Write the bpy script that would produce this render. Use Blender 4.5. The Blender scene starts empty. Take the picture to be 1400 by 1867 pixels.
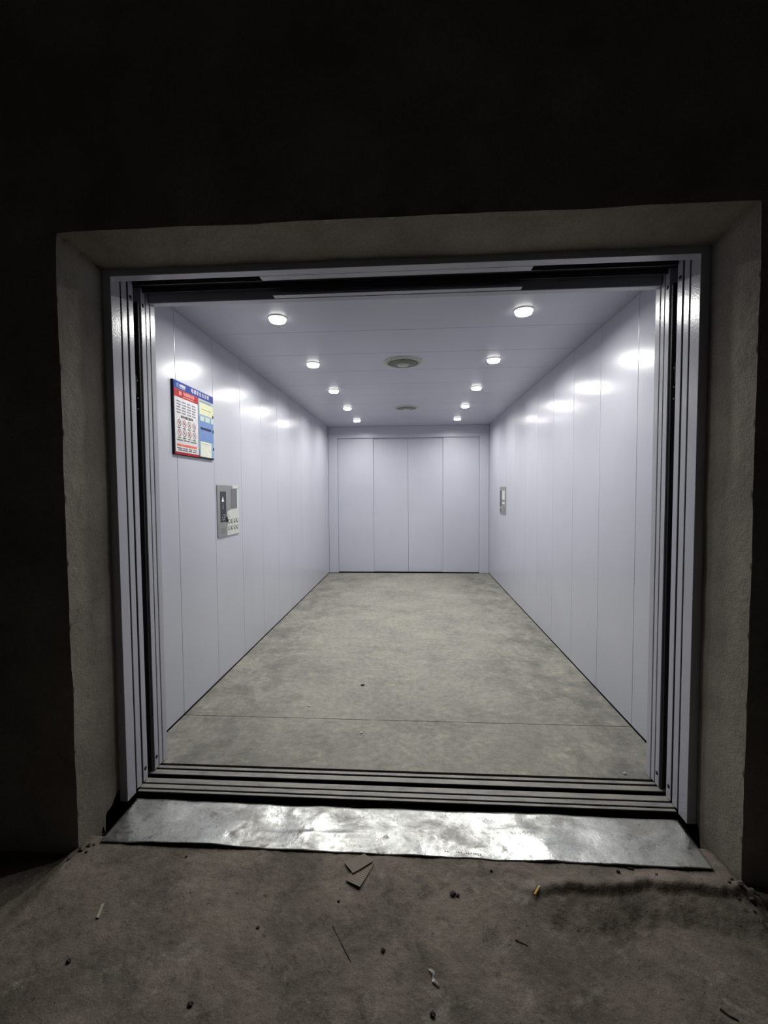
import bpy, bmesh, math, random
from mathutils import Vector, Matrix, noise

random.seed(7)
scene = bpy.context.scene
COL = scene.collection

# ------------------------------------------------------------------ camera
CAM = Vector((0.0727, -2.4, 1.3319))
YAW, PITCH, ROLL, FPX = -0.0641, -0.0456, -0.0065, 811.065
_f = Vector((math.sin(YAW) * math.cos(PITCH), math.cos(YAW) * math.cos(PITCH), math.sin(PITCH)))
_r0 = Vector((math.cos(YAW), -math.sin(YAW), 0))
_u0 = _r0.cross(_f)
_r = _r0 * math.cos(ROLL) + _u0 * math.sin(ROLL)
_u = -_r0 * math.sin(ROLL) + _u0 * math.cos(ROLL)
cam_data = bpy.data.cameras.new('camera')
cam_data.sensor_fit = 'VERTICAL'
cam_data.sensor_height = 36.0
cam_data.sensor_width = 36.0 * 1400 / 1867
cam_data.lens = FPX * 36.0 / 1867.0
cam_data.clip_start = 0.02
cam = bpy.data.objects.new('camera', cam_data)
COL.objects.link(cam)
_m = Matrix((( _r.x, _u.x, -_f.x, CAM.x), (_r.y, _u.y, -_f.y, CAM.y), (_r.z, _u.z, -_f.z, CAM.z), (0, 0, 0, 1)))
cam.matrix_world = _m
scene.camera = cam

# ------------------------------------------------------------------ world, light levels, exposure
world = bpy.data.worlds.new('world')
scene.world = world
world.use_nodes = True
world.node_tree.nodes['Background'].inputs[0].default_value = (0.9, 0.95, 1.0, 1)
world.node_tree.nodes['Background'].inputs[1].default_value = 0.022   # faint ambient fill added to lift the hall wall, entering by its open rear
LAMP_WATTS = 11.6
LAMP_COLOR = (1.0, 0.985, 0.95)
scene.view_settings.view_transform = 'Standard'
scene.view_settings.look = 'None'
scene.view_settings.gamma = 1.0
scene.view_settings.use_curve_mapping = False
scene.view_settings.exposure = 0.0
scene.cycles.use_denoising = True
scene.cycles.use_adaptive_sampling = True
scene.cycles.adaptive_threshold = 0.03
scene.cycles.caustics_reflective = False
scene.cycles.caustics_refractive = False
scene.cycles.max_bounces = 8
scene.cycles.diffuse_bounces = 5
scene.cycles.glossy_bounces = 3
scene.cycles.sample_clamp_indirect = 6.0

# ------------------------------------------------------------------ materials
def srgb(r, g, b):
    def c(v):
        v /= 255.0
        return v / 12.92 if v <= 0.04045 else ((v + 0.055) / 1.055) ** 2.4
    return (c(r), c(g), c(b), 1)

class NT:
    def __init__(self, name):
        self.m = bpy.data.materials.new(name)
        self.m.use_nodes = True
        self.t = self.m.node_tree
        self.b = self.t.nodes['Principled BSDF']
        self.pos = None
    def n(self, typ, **kw):
        nd = self.t.nodes.new(typ)
        for k, v in kw.items():
            setattr(nd, k, v)
        return nd
    def l(self, a, b):
        self.t.links.new(a, b)
    def coord(self):
        if self.pos is None:
            self.pos = self.n('ShaderNodeNewGeometry').outputs['Position']
        return self.pos
    def scaled(self, s):
        mp = self.n('ShaderNodeMapping')
        mp.inputs['Scale'].default_value = s
        self.l(self.coord(), mp.inputs['Vector'])
        return mp.outputs[0]
    def noise(self, scale, detail=4.0, rough=0.55, vec=None, dist=0.0):
        nd = self.n('ShaderNodeTexNoise')
        nd.inputs['Scale'].default_value = scale
        nd.inputs['Detail'].default_value = detail
        nd.inputs['Roughness'].default_value = rough
        nd.inputs['Distortion'].default_value = dist
        self.l(vec if vec is not None else self.coord(), nd.inputs['Vector'])
        return nd.outputs['Fac']
    def ramp(self, src, stops):
        r = self.n('ShaderNodeValToRGB')
        els = r.color_ramp.elements
        while len(els) < len(stops):
            els.new(0.5)
        for e, (p, c) in zip(els, stops):
            e.position = p
            e.color = c if len(c) == 4 else (*c, 1)
        self.l(src, r.inputs[0])
        return r.outputs[0]
    def mix(self, fac, a, b, mode='MIX'):
        nd = self.n('ShaderNodeMix', data_type='RGBA', blend_type=mode)
        for sock, v in ((nd.inputs[0], fac), (nd.inputs[6], a), (nd.inputs[7], b)):
            if hasattr(v, 'links') or isinstance(v, bpy.types.NodeSocket):
                self.l(v, sock)
            else:
                sock.default_value = v
        return nd.outputs[2]
    def bump(self, h, strength, dist, prev=None):
        nd = self.n('ShaderNodeBump')
        nd.inputs['Strength'].default_value = strength
        nd.inputs['Distance'].default_value = dist
        self.l(h, nd.inputs['Height'])
        if prev is not None:
            self.l(prev, nd.inputs['Normal'])
        self.l(nd.outputs[0], self.b.inputs['Normal'])
        return nd.outputs[0]
    def base(self, v):
        if isinstance(v, bpy.types.NodeSocket):
            self.l(v, self.b.inputs['Base Color'])
        else:
            self.b.inputs['Base Color'].default_value = v
    def val(self, name, v):
        if isinstance(v, bpy.types.NodeSocket):
            self.l(v, self.b.inputs[name])
        else:
            self.b.inputs[name].default_value = v

BLK, WHT = (0, 0, 0, 1), (1, 1, 1, 1)

def paint(name, col, rough=0.3, peel=0.12, scale=160.0, metal=0.0, vary=0.04):
    t = NT(name)
    n = t.noise(1.3, 3)
    c2 = tuple(min(1, v * (1 + vary)) for v in col[:3]) + (1,)
    c1 = tuple(v * (1 - vary) for v in col[:3]) + (1,)
    t.base(t.ramp(n, [(0.3, c1), (0.7, c2)]))
    t.val('Roughness', rough)
    t.val('Metallic', metal)
    if peel:
        t.bump(t.noise(scale, 2.0, 0.5), peel, 0.002)
    return t.m

def plain(name, col, rough=0.5, metal=0.0, spec=0.5):
    t = NT(name)
    n = t.noise(35.0, 3)
    t.base(t.ramp(n, [(0.3, tuple(v * 0.93 for v in col[:3]) + (1,)), (0.7, tuple(min(1, v * 1.05) for v in col[:3]) + (1,))]))
    t.val('Roughness', rough)
    t.val('Metallic', metal)
    t.val('Specular IOR Level', spec)
    return t.m

def emit(name, col, s, base=(0.8, 0.8, 0.8, 1)):
    t = NT(name)
    t.base(base)
    t.val('Emission Color', col)
    t.val('Emission Strength', s)
    return t.m

M = {}
M['panel'] = paint('powder_coat_lavender_grey', (0.474, 0.485, 0.545, 1), 0.23, 0.13, 150)
M['ceil'] = paint('powder_coat_ceiling', (0.448, 0.46, 0.524, 1), 0.34, 0.08, 170)
M['door'] = paint('powder_coat_door', (0.472, 0.485, 0.555, 1), 0.36, 0.08, 170)
M['jamb'] = paint('powder_coat_jamb', (0.44, 0.447, 0.50, 1), 0.24, 0.20, 140)
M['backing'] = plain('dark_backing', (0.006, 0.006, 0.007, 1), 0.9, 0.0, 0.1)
M['darksteel'] = plain('dark_greased_steel', (0.05, 0.055, 0.06, 1), 0.55, 0.3)
M['rubber'] = plain('black_plastic', (0.008, 0.008, 0.011, 1), 0.6, 0.0, 0.2)
M['screwdark'] = plain('dark_screw', (0.03, 0.03, 0.035, 1), 0.5, 0.6)
M['screwlight'] = plain('zinc_screw', (0.6, 0.6, 0.6, 1), 0.25, 1.0)
M['trimwhite'] = plain('white_plastic_trim', (0.75, 0.75, 0.73, 1), 0.4)
M['vent'] = plain('grey_green_vent', (0.30, 0.32, 0.28, 1), 0.5)
M['ventdark'] = plain('vent_dark_inside', (0.05, 0.055, 0.05, 1), 0.7)
M['venttrim'] = plain('vent_trim', (0.50, 0.50, 0.48, 1), 0.45)
M['lamp'] = emit('lit_lamp_lens', (1.0, 0.985, 0.95, 1), 9.0)
M['lampglow'] = emit('added_lamp_glow', (1.0, 0.985, 0.94, 1), 5.0)  # weak emission for the added rim that makes the lamps look rounder
M['lamp'].cycles.emission_sampling = 'NONE'
M['lampglow'].cycles.emission_sampling = 'NONE'

def steel(name, col, rough, aniso=True):
    t = NT(name)
    v = t.scaled((40, 40, 900) if aniso else (200, 200, 200))
    n = t.noise(1.0, 3, 0.6, v)
    t.base(t.ramp(n, [(0.25, tuple(c * 0.85 for c in col[:3]) + (1,)), (0.75, col)]))
    t.val('Metallic', 0.85)
    t.val('Roughness', rough)
    return t.m
M['stainless'] = steel('brushed_stainless', (0.46, 0.46, 0.44, 1), 0.38)
M['stainless_dark'] = steel('brushed_stainless_dark', (0.30, 0.30, 0.31, 1), 0.42)
M['film'] = plain('protective_film', (0.56, 0.60, 0.57, 1), 0.35)
M['button'] = plain('button_grey', (0.62, 0.63, 0.60, 1), 0.35)
M['buttonring'] = plain('button_ring_dark', (0.12, 0.12, 0.12, 1), 0.4)
M['screen'] = plain('black_display', (0.012, 0.012, 0.016, 1), 0.15)
M['screenwhite'] = emit('display_white', (1, 0.92, 0.94, 1), 0.75, (0.05, 0.05, 0.05, 1))
M['screendim'] = emit('display_dim', (0.8, 0.8, 0.85, 1), 0.22, (0.05, 0.05, 0.05, 1))

def sill_mat():
    t = NT('dusty_aluminium_sill')
    n = t.noise(9, 6, 0.65, t.scaled((1, 3, 3)))
    c = t.ramp(n, [(0.3, (0.16, 0.155, 0.14, 1)), (0.5, (0.25, 0.245, 0.225, 1)), (0.72, (0.33, 0.31, 0.26, 1))])
    g = t.ramp(t.noise(240, 2), [(0.62, BLK), (0.7, WHT)])
    c = t.mix(g, c, (0.12, 0.11, 0.10, 1))
    t.base(c)
    t.val('Metallic', 0.25)
    t.val('Roughness', 0.6)
    t.bump(t.noise(120, 3), 0.2, 0.002)
    return t.m
M['sill'] = sill_mat()

def carfloor_mat():
    t = NT('dusty_steel_floor')
    big = t.noise(1.7, 9, 0.72)
    c = t.ramp(big, [(0.30, (0.135, 0.137, 0.126, 1)), (0.45, (0.215, 0.211, 0.189, 1)), (0.60, (0.275, 0.266, 0.230, 1)), (0.72, (0.35, 0.327, 0.268, 1))])
    # crosswise scuffs
    sc = t.ramp(t.noise(6.0, 9, 0.78, t.scaled((1.0, 2.2, 1))), [(0.42, BLK), (0.64, WHT)])
    c = t.mix(t.mix(0.35, BLK, sc), c, (0.30, 0.288, 0.25, 1))
    # lengthwise trolley wipes
    lw = t.ramp(t.noise(4.0, 6, 0.7, t.scaled((4.0, 0.35, 1))), [(0.5, BLK), (0.75, WHT)])
    c = t.mix(t.mix(0.2, BLK, lw), c, (0.31, 0.30, 0.265, 1))
    # tan sandy patches
    tan = t.ramp(t.noise(6.5, 8, 0.72, t.scaled((1.0, 1.7, 1)), dist=0.2), [(0.55, BLK), (0.67, WHT)])
    c = t.mix(t.mix(0.55, BLK, tan), c, (0.42, 0.37, 0.27, 1))
    mt = t.ramp(t.noise(26, 7, 0.75), [(0.35, (0.80, 0.80, 0.80, 1)), (0.65, (1.2, 1.19, 1.16, 1))])
    c = t.mix(1.0, c, mt, 'MULTIPLY')
    dk = t.ramp(t.noise(3.2, 9, 0.78, t.scaled((1.0, 1.3, 1))), [(0.57, BLK), (0.75, WHT)])
    c = t.mix(t.mix(0.55, BLK, dk), c, (0.095, 0.10, 0.095, 1))
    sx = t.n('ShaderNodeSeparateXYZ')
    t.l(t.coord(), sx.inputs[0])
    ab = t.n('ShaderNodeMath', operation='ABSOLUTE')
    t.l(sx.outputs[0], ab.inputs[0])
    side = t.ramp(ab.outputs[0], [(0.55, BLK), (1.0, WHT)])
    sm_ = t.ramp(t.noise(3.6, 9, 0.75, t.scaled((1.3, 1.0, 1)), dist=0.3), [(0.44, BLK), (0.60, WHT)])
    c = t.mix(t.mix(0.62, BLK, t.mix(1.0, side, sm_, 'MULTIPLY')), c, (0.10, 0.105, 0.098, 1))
    sp = t.ramp(t.noise(75, 3, 0.6), [(0.66, BLK), (0.73, WHT)])
    c = t.mix(t.mix(0.55, BLK, sp), c, (0.07, 0.07, 0.065, 1))
    ws = t.ramp(t.noise(48, 3, 0.6), [(0.70, BLK), (0.76, WHT)])
    c = t.mix(t.mix(0.4, BLK, ws), c, (0.5, 0.48, 0.42, 1))
    fine = t.ramp(t.noise(260, 2), [(0.3, (0.82, 0.82, 0.82, 1)), (0.7, (1.16, 1.16, 1.15, 1))])
    c = t.mix(1.0, c, fine, 'MULTIPLY')
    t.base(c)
    t.val('Roughness', 0.72)
    t.val('Specular IOR Level', 0.3)
    b1 = t.bump(t.noise(14, 5, 0.6), 0.25, 0.01)
    t.bump(t.noise(150, 3, 0.6), 0.25, 0.003, b1)
    return t.m
M['carfloor'] = carfloor_mat()

def concrete(name, lo, mid, hi, scale, floor=False):
    t = NT(name)
    n = t.noise(scale, 7, 0.65)
    c = t.ramp(n, [(0.30, lo), (0.5, mid), (0.70, hi)])
    if floor:
        dk = t.ramp(t.noise(3.2, 10, 0.78, dist=0.3), [(0.48, BLK), (0.62, WHT)])
        c = t.mix(t.mix(0.62, BLK, dk), c, (0.085, 0.074, 0.064, 1))
        d2 = t.ramp(t.noise(13, 8, 0.75, dist=0.6), [(0.54, BLK), (0.64, WHT)])
        c = t.mix(t.mix(0.6, BLK, d2), c, (0.075, 0.066, 0.058, 1))
        lt = t.ramp(t.noise(9.5, 7, 0.7, dist=0.8), [(0.58, BLK), (0.67, WHT)])
        c = t.mix(t.mix(0.5, BLK, lt), c, (0.33, 0.30, 0.26, 1))
        sp = t.ramp(t.noise(48, 5, 0.7), [(0.63, BLK), (0.69, WHT)])
        c = t.mix(t.mix(0.8, BLK, sp), c, (0.03, 0.026, 0.022, 1))
        ru = t.ramp(t.noise(15, 6, 0.7), [(0.63, BLK), (0.72, WHT)])
        c = t.mix(t.mix(0.35, BLK, ru), c, (0.17, 0.11, 0.075, 1))
    else:
        sp = t.ramp(t.noise(30, 5, 0.7), [(0.66, BLK), (0.76, WHT)])
        c = t.mix(t.mix(0.35, BLK, sp), c, tuple(v * 0.5 for v in lo[:3]) + (1,))
    fine = t.ramp(t.noise(230, 3), [(0.3, (0.8, 0.8, 0.8, 1)), (0.7, (1.18, 1.18, 1.17, 1))])
    c = t.mix(1.0, c, fine, 'MULTIPLY')
    t.base(c)
    t.val('Roughness', 0.85)
    t.val('Specular IOR Level', 0.25)
    b1 = t.bump(t.noise(26, 6, 0.65), 0.5 if floor else 0.35, 0.014)
    t.bump(t.noise(170, 3, 0.6), 0.35, 0.003, b1)
    return t.m
M['concrete_wall'] = concrete('cement_render', (0.205, 0.187, 0.156, 1), (0.295, 0.271, 0.229, 1), (0.37, 0.343, 0.29, 1), 2.4)
M['concrete_floor'] = concrete('dirty_screed', (0.135, 0.114, 0.093, 1), (0.196, 0.167, 0.136, 1), (0.25, 0.215, 0.177, 1), 4.2, True)

def galv_mat():
    t = NT('crumpled_galvanised_sheet')
    n = t.noise(13, 6, 0.65)
    c = t.ramp(n, [(0.3, (0.36, 0.365, 0.35, 1)), (0.6, (0.60, 0.61, 0.59, 1))])
    dust = t.ramp(t.noise(4.0, 8, 0.72, t.scaled((1.0, 1.6, 1)), dist=0.5), [(0.44, BLK), (0.62, WHT)])
    dirt = t.ramp(t.noise(8.5, 7, 0.7, dist=0.6), [(0.58, BLK), (0.68, WHT)])
    sp = t.ramp(t.noise(85, 5, 0.7), [(0.60, BLK), (0.68, WHT)])
    c = t.mix(t.mix(0.65, BLK, dust), c, (0.21, 0.205, 0.185, 1))
    c = t.mix(t.mix(0.7, BLK, dirt), c, (0.11, 0.09, 0.072, 1))
    c = t.mix(t.mix(0.75, BLK, sp), c, (0.06, 0.052, 0.045, 1))
    t.base(c)
    both = t.mix(1.0, dust, dirt, 'LIGHTEN')
    t.val('Metallic', t.ramp(both, [(0.0, (0.95, 0.95, 0.95, 1)), (1.0, (0.45, 0.45, 0.45, 1))]))
    rg = t.ramp(t.noise(18, 6, 0.65), [(0.3, (0.20, 0.20, 0.20, 1)), (0.7, (0.40, 0.40, 0.40, 1))])
    t.val('Roughness', t.mix(t.mix(0.75, BLK, both), rg, (0.62, 0.62, 0.62, 1)))
    b1 = t.bump(t.noise(24, 5, 0.65), 0.30, 0.006)
    t.bump(t.noise(110, 4, 0.6), 0.25, 0.0025, b1)
    return t.m
M['galv'] = galv_mat()

# notice board print
M['blue'] = plain('board_blue', srgb(26, 50, 136), 0.5, 0.0, 0.15)
M['navy'] = plain('board_frame_navy', srgb(20, 23, 44), 0.5, 0.0, 0.15)
M['red'] = plain('board_red', srgb(160, 28, 32), 0.5, 0.0, 0.15)
M['white'] = plain('board_white', srgb(205, 203, 206), 0.5, 0.0, 0.15)
M['palegreen'] = plain('board_pale_green', srgb(158, 178, 174), 0.5, 0.0, 0.15)
M['paleblue'] = plain('board_pale_blue', srgb(108, 134, 182), 0.5, 0.0, 0.15)
M['skyblue'] = plain('board_sky_blue', srgb(134, 160, 188), 0.5, 0.0, 0.15)
M['cream'] = plain('paper_cream', srgb(205, 205, 172), 0.5, 0.0, 0.15)
M['paper'] = plain('paper_white', srgb(212, 214, 200), 0.5, 0.0, 0.15)
M['card'] = plain('card_pale', srgb(186, 202, 190), 0.5, 0.0, 0.15)
M['inkgrey'] = plain('ink_grey', srgb(122, 122, 136), 0.5, 0.0, 0.15)
M['inkdark'] = plain('ink_dark', srgb(48, 50, 72), 0.5, 0.0, 0.15)
M['inknavy'] = plain('ink_navy', srgb(26, 40, 72), 0.5, 0.0, 0.15)
M['inkred'] = plain('ink_orange_red', srgb(224, 108, 82), 0.5, 0.0, 0.15)
M['inkrose'] = plain('ink_rose', srgb(238, 176, 172), 0.5, 0.0, 0.15)
M['inkbrown'] = plain('ink_brown_red', srgb(140, 70, 66), 0.5, 0.0, 0.15)
M['inkpink'] = plain('ink_pale_pink', srgb(226, 196, 192), 0.5, 0.0, 0.15)
M['inkgreen'] = plain('ink_green', srgb(70, 98, 84), 0.5, 0.0, 0.15)

# litter
M['cardboard'] = plain('dusty_cardboard', (0.25, 0.215, 0.172, 1), 0.9)
M['butt'] = plain('cigarette_filter_yellow', (0.55, 0.34, 0.07, 1), 0.7)
M['buttwhite'] = plain('cigarette_paper', (0.55, 0.52, 0.42, 1), 0.7)
M['clod'] = plain('dark_clod', (0.028, 0.025, 0.022, 1), 0.8)
M['pebble'] = plain('grey_rubble', (0.13, 0.113, 0.095, 1), 0.9)
M['pebblelight'] = plain('pale_crumb', (0.62, 0.60, 0.54, 1), 0.7)
M['stick'] = plain('pale_wood', (0.36, 0.33, 0.25, 1), 0.7)
M['twig'] = plain('dark_twig', (0.035, 0.03, 0.024, 1), 0.8)
M['foil'] = plain('pale_foil', (0.55, 0.55, 0.52, 1), 0.4, 0.4)

# ------------------------------------------------------------------ builders
def smooth(me, angle=40):
    for p in me.polygons:
        p.use_smooth = True
    try:
        me.set_sharp_from_angle(angle=math.radians(angle))
    except Exception:
        pass

def origin_of(parent):
    o = Vector((0, 0, 0))
    while parent is not None:
        o += parent.location
        parent = parent.parent
    return o

def link(name, bm, mat, parent=None, loc=None, sm=False):
    """bm holds world coordinates; the object's origin goes to the base centre of its bounds"""
    bm.normal_update()
    vs = [v.co for v in bm.verts]
    lo = Vector((min(v.x for v in vs), min(v.y for v in vs), min(v.z for v in vs)))
    hi = Vector((max(v.x for v in vs), max(v.y for v in vs), max(v.z for v in vs)))
    org = Vector(loc) if loc else Vector(((lo.x + hi.x) / 2, (lo.y + hi.y) / 2, lo.z))
    for v in bm.verts:
        v.co -= org
    me = bpy.data.meshes.new(name)
    bm.to_mesh(me)
    bm.free()
    if sm:
        smooth(me)
    ob = bpy.data.objects.new(name, me)
    me.materials.append(M[mat] if isinstance(mat, str) else mat)
    COL.objects.link(ob)
    if parent is not None:
        ob.parent = parent
        ob.location = org - origin_of(parent)
    else:
        ob.location = org
    return ob

def empty(name, loc=(0, 0, 0), parent=None):
    ob = bpy.data.objects.new(name, None)
    ob.empty_display_size = 0.1
    COL.objects.link(ob)
    if parent is not None:
        ob.parent = parent
        ob.location = Vector(loc) - origin_of(parent)
    else:
        ob.location = loc
    return ob

def tag(o, label, cat, group=None):
    o['label'] = label
    o['category'] = cat
    if group:
        o['group'] = group
    return o

def struct(o, label=None):
    o['kind'] = 'structure'
    if label:
        o['label'] = label
    return o

def add_box(bm, x0, x1, y0, y1, z0, z1, bev=0.0, seg=1):
    ret = bmesh.ops.create_cube(bm, size=1.0)
    vs = ret['verts']
    for v in vs:
        v.co = Vector(((x0 + x1) / 2 + v.co.x * (x1 - x0), (y0 + y1) / 2 + v.co.y * (y1 - y0), (z0 + z1) / 2 + v.co.z * (z1 - z0)))
    if bev:
        es = list({e for v in vs for e in v.link_edges})
        bmesh.ops.bevel(bm, geom=es, offset=bev, segments=seg, affect='EDGES', profile=0.5)

def box(name, x0, x1, y0, y1, z0, z1, mat, parent=None, bev=0.0, seg=1):
    bm = bmesh.new()
    add_box(bm, min(x0, x1), max(x0, x1), min(y0, y1), max(y0, y1), min(z0, z1), max(z0, z1), bev, seg)
    return link(name, bm, mat, parent)

def lathe(bm, prof, n=32, mtx=None, cap0=False, cap1=False):
    """prof: list of (r, h); spun about local z"""
    rings = []
    for r, h in prof:
        ring = []
        for i in range(n):
            a = 2 * math.pi * i / n
            co = Vector((r * math.cos(a), r * math.sin(a), h))
            ring.append(bm.verts.new(mtx @ co if mtx else co))
        rings.append(ring)
    for a, b in zip(rings, rings[1:]):
        for i in range(n):
            j = (i + 1) % n
            bm.faces.new((a[i], a[j], b[j], b[i]))
    if cap0:
        bm.faces.new(list(reversed(rings[0])))
    if cap1:
        bm.faces.new(rings[-1])

def poly_prism(bm, pts, nvec, t):
    """pts: 3D outline; extruded by t along nvec"""
    nvec = Vector(nvec)
    a = [bm.verts.new(Vector(p)) for p in pts]
    b = [bm.verts.new(Vector(p) + nvec * t) for p in pts]
    n = len(a)
    bm.faces.new(list(reversed(a)))
    bm.faces.new(b)
    for i in range(n):
        j = (i + 1) % n
        bm.faces.new((a[i], a[j], b[j], b[i]))
    bmesh.ops.recalc_face_normals(bm, faces=bm.faces[:])

# ------------------------------------------------------------------ dimensions (metres)
HW, H, D = 1.300, 2.392, 4.838       # lift car half width, height, depth
OW, OH = 1.163, 2.222                # door opening half width and height
PW = 0.485                           # wall and ceiling panel width
YF = -0.290                          # inside face of the car front

# ------------------------------------------------------------------ hall floor
def sstep(a, b, x):
    t = max(0.0, min(1.0, (x - a) / (b - a)))
    return t * t * (3 - 2 * t)

def floor_z(x, y):
    n1 = noise.noise(Vector((x * 2.1, y * 2.1, 3.3)))
    n2 = noise.noise(Vector((x * 9.0, y * 9.0, 7.7)))
    n3 = noise.noise(Vector((x * 31.0, y * 31.0, 1.7)))
    n4 = noise.noise(Vector((x * 75.0, y * 75.0, 5.2)))
    z = -0.040 + 0.004 * n1 + 0.0026 * n2 + 0.0019 * n3 + 0.0013 * n4 * (0.4 + abs(n1 + n2))
    # slow fall away from the threshold
    z -= 0.020 * sstep(-0.80, -1.25, y)
    # broken edge of the screed on the right-hand side
    k = sstep(0.36, 0.62, x) * (1 - 0.35 * sstep(1.3, 1.6, x))
    edge = -0.862 + 0.022 * noise.noise(Vector((x * 6.0, 0.3, 0))) + 0.012 * noise.noise(Vector((x * 21.0, 4.3, 0))) + 0.007 * noise.noise(Vector((x * 55.0, 2.3, 0))) - 0.03 * sstep(0.75, 0.45, x)
    d = edge - y
    z -= k * (0.018 * sstep(-0.003, 0.016 + 0.010 * n2, d) + 0.036 * sstep(0.0, 0.13 + 0.05 * n2, d)) + k * (0.0045 * n3 + 0.003 * n4) * sstep(0, 0.02, d) * sstep(0.25, 0.1, d)
    z += k * 0.006 * math.exp(-((d + 0.012) / 0.02) ** 2)
    # outside the reveals the slab sits lower
    o = sstep(1.19, 1.27, x) + sstep(1.21, 1.30, -x)
    z -= 0.035 * o * (1 - 0.6 * sstep(-0.85, -1.3, y))
    # hollow beside the frame where the screed was never filled in
    z -= 0.10 * sstep(-1.160, -1.172, x) * sstep(-0.755, -0.70, y) + 0.10 * sstep(1.158, 1.172, x) * sstep(-0.69, -0.64, y)
    # shallow old trowel pits
    for px, py, pr, pd in ((-0.78, -1.16, 0.05, 0.006), (-0.36, -1.08, 0.04, 0.005), (0.03, -0.98, 0.06, 0.003), (0.72, -0.99, 0.08, 0.006)):
        q = ((x - px) ** 2 + (y - py) ** 2) / (pr * pr)
        if q < 6:
            z -= pd * math.exp(-q) * (0.7 + 0.6 * n3)
    return z

def axis_lines(segs):
    out = []
    for a, b, n in segs:
        out += [a + (b - a) * i / n for i in range(n)]
    out.append(segs[-1][1])
    return out

bm = bmesh.new()
xs = axis_lines([(-4.5, -1.7, 14), (-1.7, 1.7, 560), (1.7, 4.5, 14)])
ys = axis_lines([(-6.0, -1.55, 20), (-1.55, -0.565, 180)])
grid = [[bm.verts.new((x, y, floor_z(x, y))) for x in xs] for y in ys]
for j in range(len(ys) - 1):
    for i in range(len(xs) - 1):
        bm.faces.new((grid[j][i], grid[j][i + 1], grid[j + 1][i + 1], grid[j + 1][i]))
# slab edge under the threshold
low = [bm.verts.new((x, ys[-1], -0.5)) for x in xs]
for i in range(len(xs) - 1):
    bm.faces.new((grid[-1][i], grid[-1][i + 1], low[i + 1], low[i]))
hall_floor = struct(link('floor_hall', bm, 'concrete_floor', sm=True), 'dusty brown concrete screed floor in front of the lift')

# ------------------------------------------------------------------ hall wall with the tapered opening
RXO, RXI, RZO, RZI = 1.231, 1.197, 2.288, 2.248      # opening half width / height at the outer and inner edge
RYO, RYI = -0.806, -0.598

def jitter(p, a=0.004):
    n = noise.noise_vector(Vector((p.x * 4.2, p.y * 4.2, p.z * 4.2)))
    m = noise.noise_vector(Vector((p.x * 17.0, p.y * 17.0 + 5, p.z * 17.0)))
    return p + n * a + m * a * 0.35

def patch(bm, f, nu, nv, amp=0.004):
    g = [[bm.verts.new(jitter(Vector(f(i / nu, j / nv)), amp)) for i in range(nu + 1)] for j in range(nv + 1)]
    for j in range(nv):
        for i in range(nu):
            bm.faces.new((g[j][i], g[j][i + 1], g[j + 1][i + 1], g[j + 1][i]))

def lerp(a, b, t):
    return a + (b - a) * t

ZB = -0.16
bm = bmesh.new()
for s in (-1, 1):
    # reveal of the opening; near the frame the render stops short of the floor
    def rev(u, v, s=s):
        y = lerp(RYO, RYI, u)
        x = s * lerp(RXO, RXI, u)
        zt = lerp(RZO, RZI, u)
        gap = 0.16 * sstep(0.45, 0.62, u + 0.05 * math.sin(u * 40)) + 0.05 * sstep(0.70, 0.95, u) if s < 0 else 0.16 * sstep(0.78, 0.92, u)
        return (x, y, lerp(ZB + gap, zt, v))
    patch(bm, rev, 26, 110)
    patch(bm, lambda u, v, s=s: (s * lerp(4.5, RXO, u), RYO, lerp(ZB, RZO, v)), 60, 80)
    # inner (shaft side) face
    patch(bm, lambda u, v, s=s: (s * lerp(RXI, 4.5, u), RYI, lerp(0.05, RZI, v)), 6, 6, 0.0)
patch(bm, lambda u, v: (lerp(-lerp(RXO, RXI, v), lerp(RXO, RXI, v), u), lerp(RYO, RYI, v), lerp(RZO, RZI, v)), 120, 20)
patch(bm, lambda u, v: (lerp(-4.5, 4.5, u), RYO, lerp(RZO, 4.2, v)), 120, 40)
patch(bm, lambda u, v: (lerp(-4.5, 4.5, u), RYI, lerp(RZI, 4.2, v)), 6, 6, 0.0)
bmesh.ops.remove_doubles(bm, verts=bm.verts[:], dist=0.0008)
struct(link('wall_hall', bm, 'concrete_wall', sm=True), 'unlit cement-rendered hall wall around the lift opening')

# far sides of the hall
struct(box('wall_hall_left', -4.6, -4.5, -6.0, -0.8, -0.2, 4.2, 'concrete_wall'), 'dark side wall of the hall')
struct(box('wall_hall_right', 4.5, 4.6, -6.0, -0.8, -0.2, 4.2, 'concrete_wall'), 'dark side wall of the hall')
struct(box('ceiling_hall', -4.6, 4.6, -6.1, -0.598, 4.2, 4.3, 'concrete_wall'), 'dark concrete hall ceiling')

# unlit lift shaft around the car
struct(box('floor_shaft', -2.3, 2.3, -0.58, D + 0.4, -0.62, -0.56, 'backing'), 'black shaft pit below the lift')
struct(box('wall_shaft_left', -2.3, -2.2, -0.58, D + 0.4, -0.56, 3.0, 'backing'), 'black left side of the lift shaft')
struct(box('wall_shaft_right', 2.2, 2.3, -0.58, D + 0.4, -0.56, 3.0, 'backing'), 'black right side of the lift shaft')
struct(box('wall_shaft_rear', -2.2, 2.2, D + 0.3, D + 0.4, -0.56, 3.0, 'backing'), 'black rear side of the lift shaft')
struct(box('ceiling_shaft', -2.2, 2.2, -0.58, D + 0.3, 2.95, 3.0, 'backing'), 'black top of the lift shaft')

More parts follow.
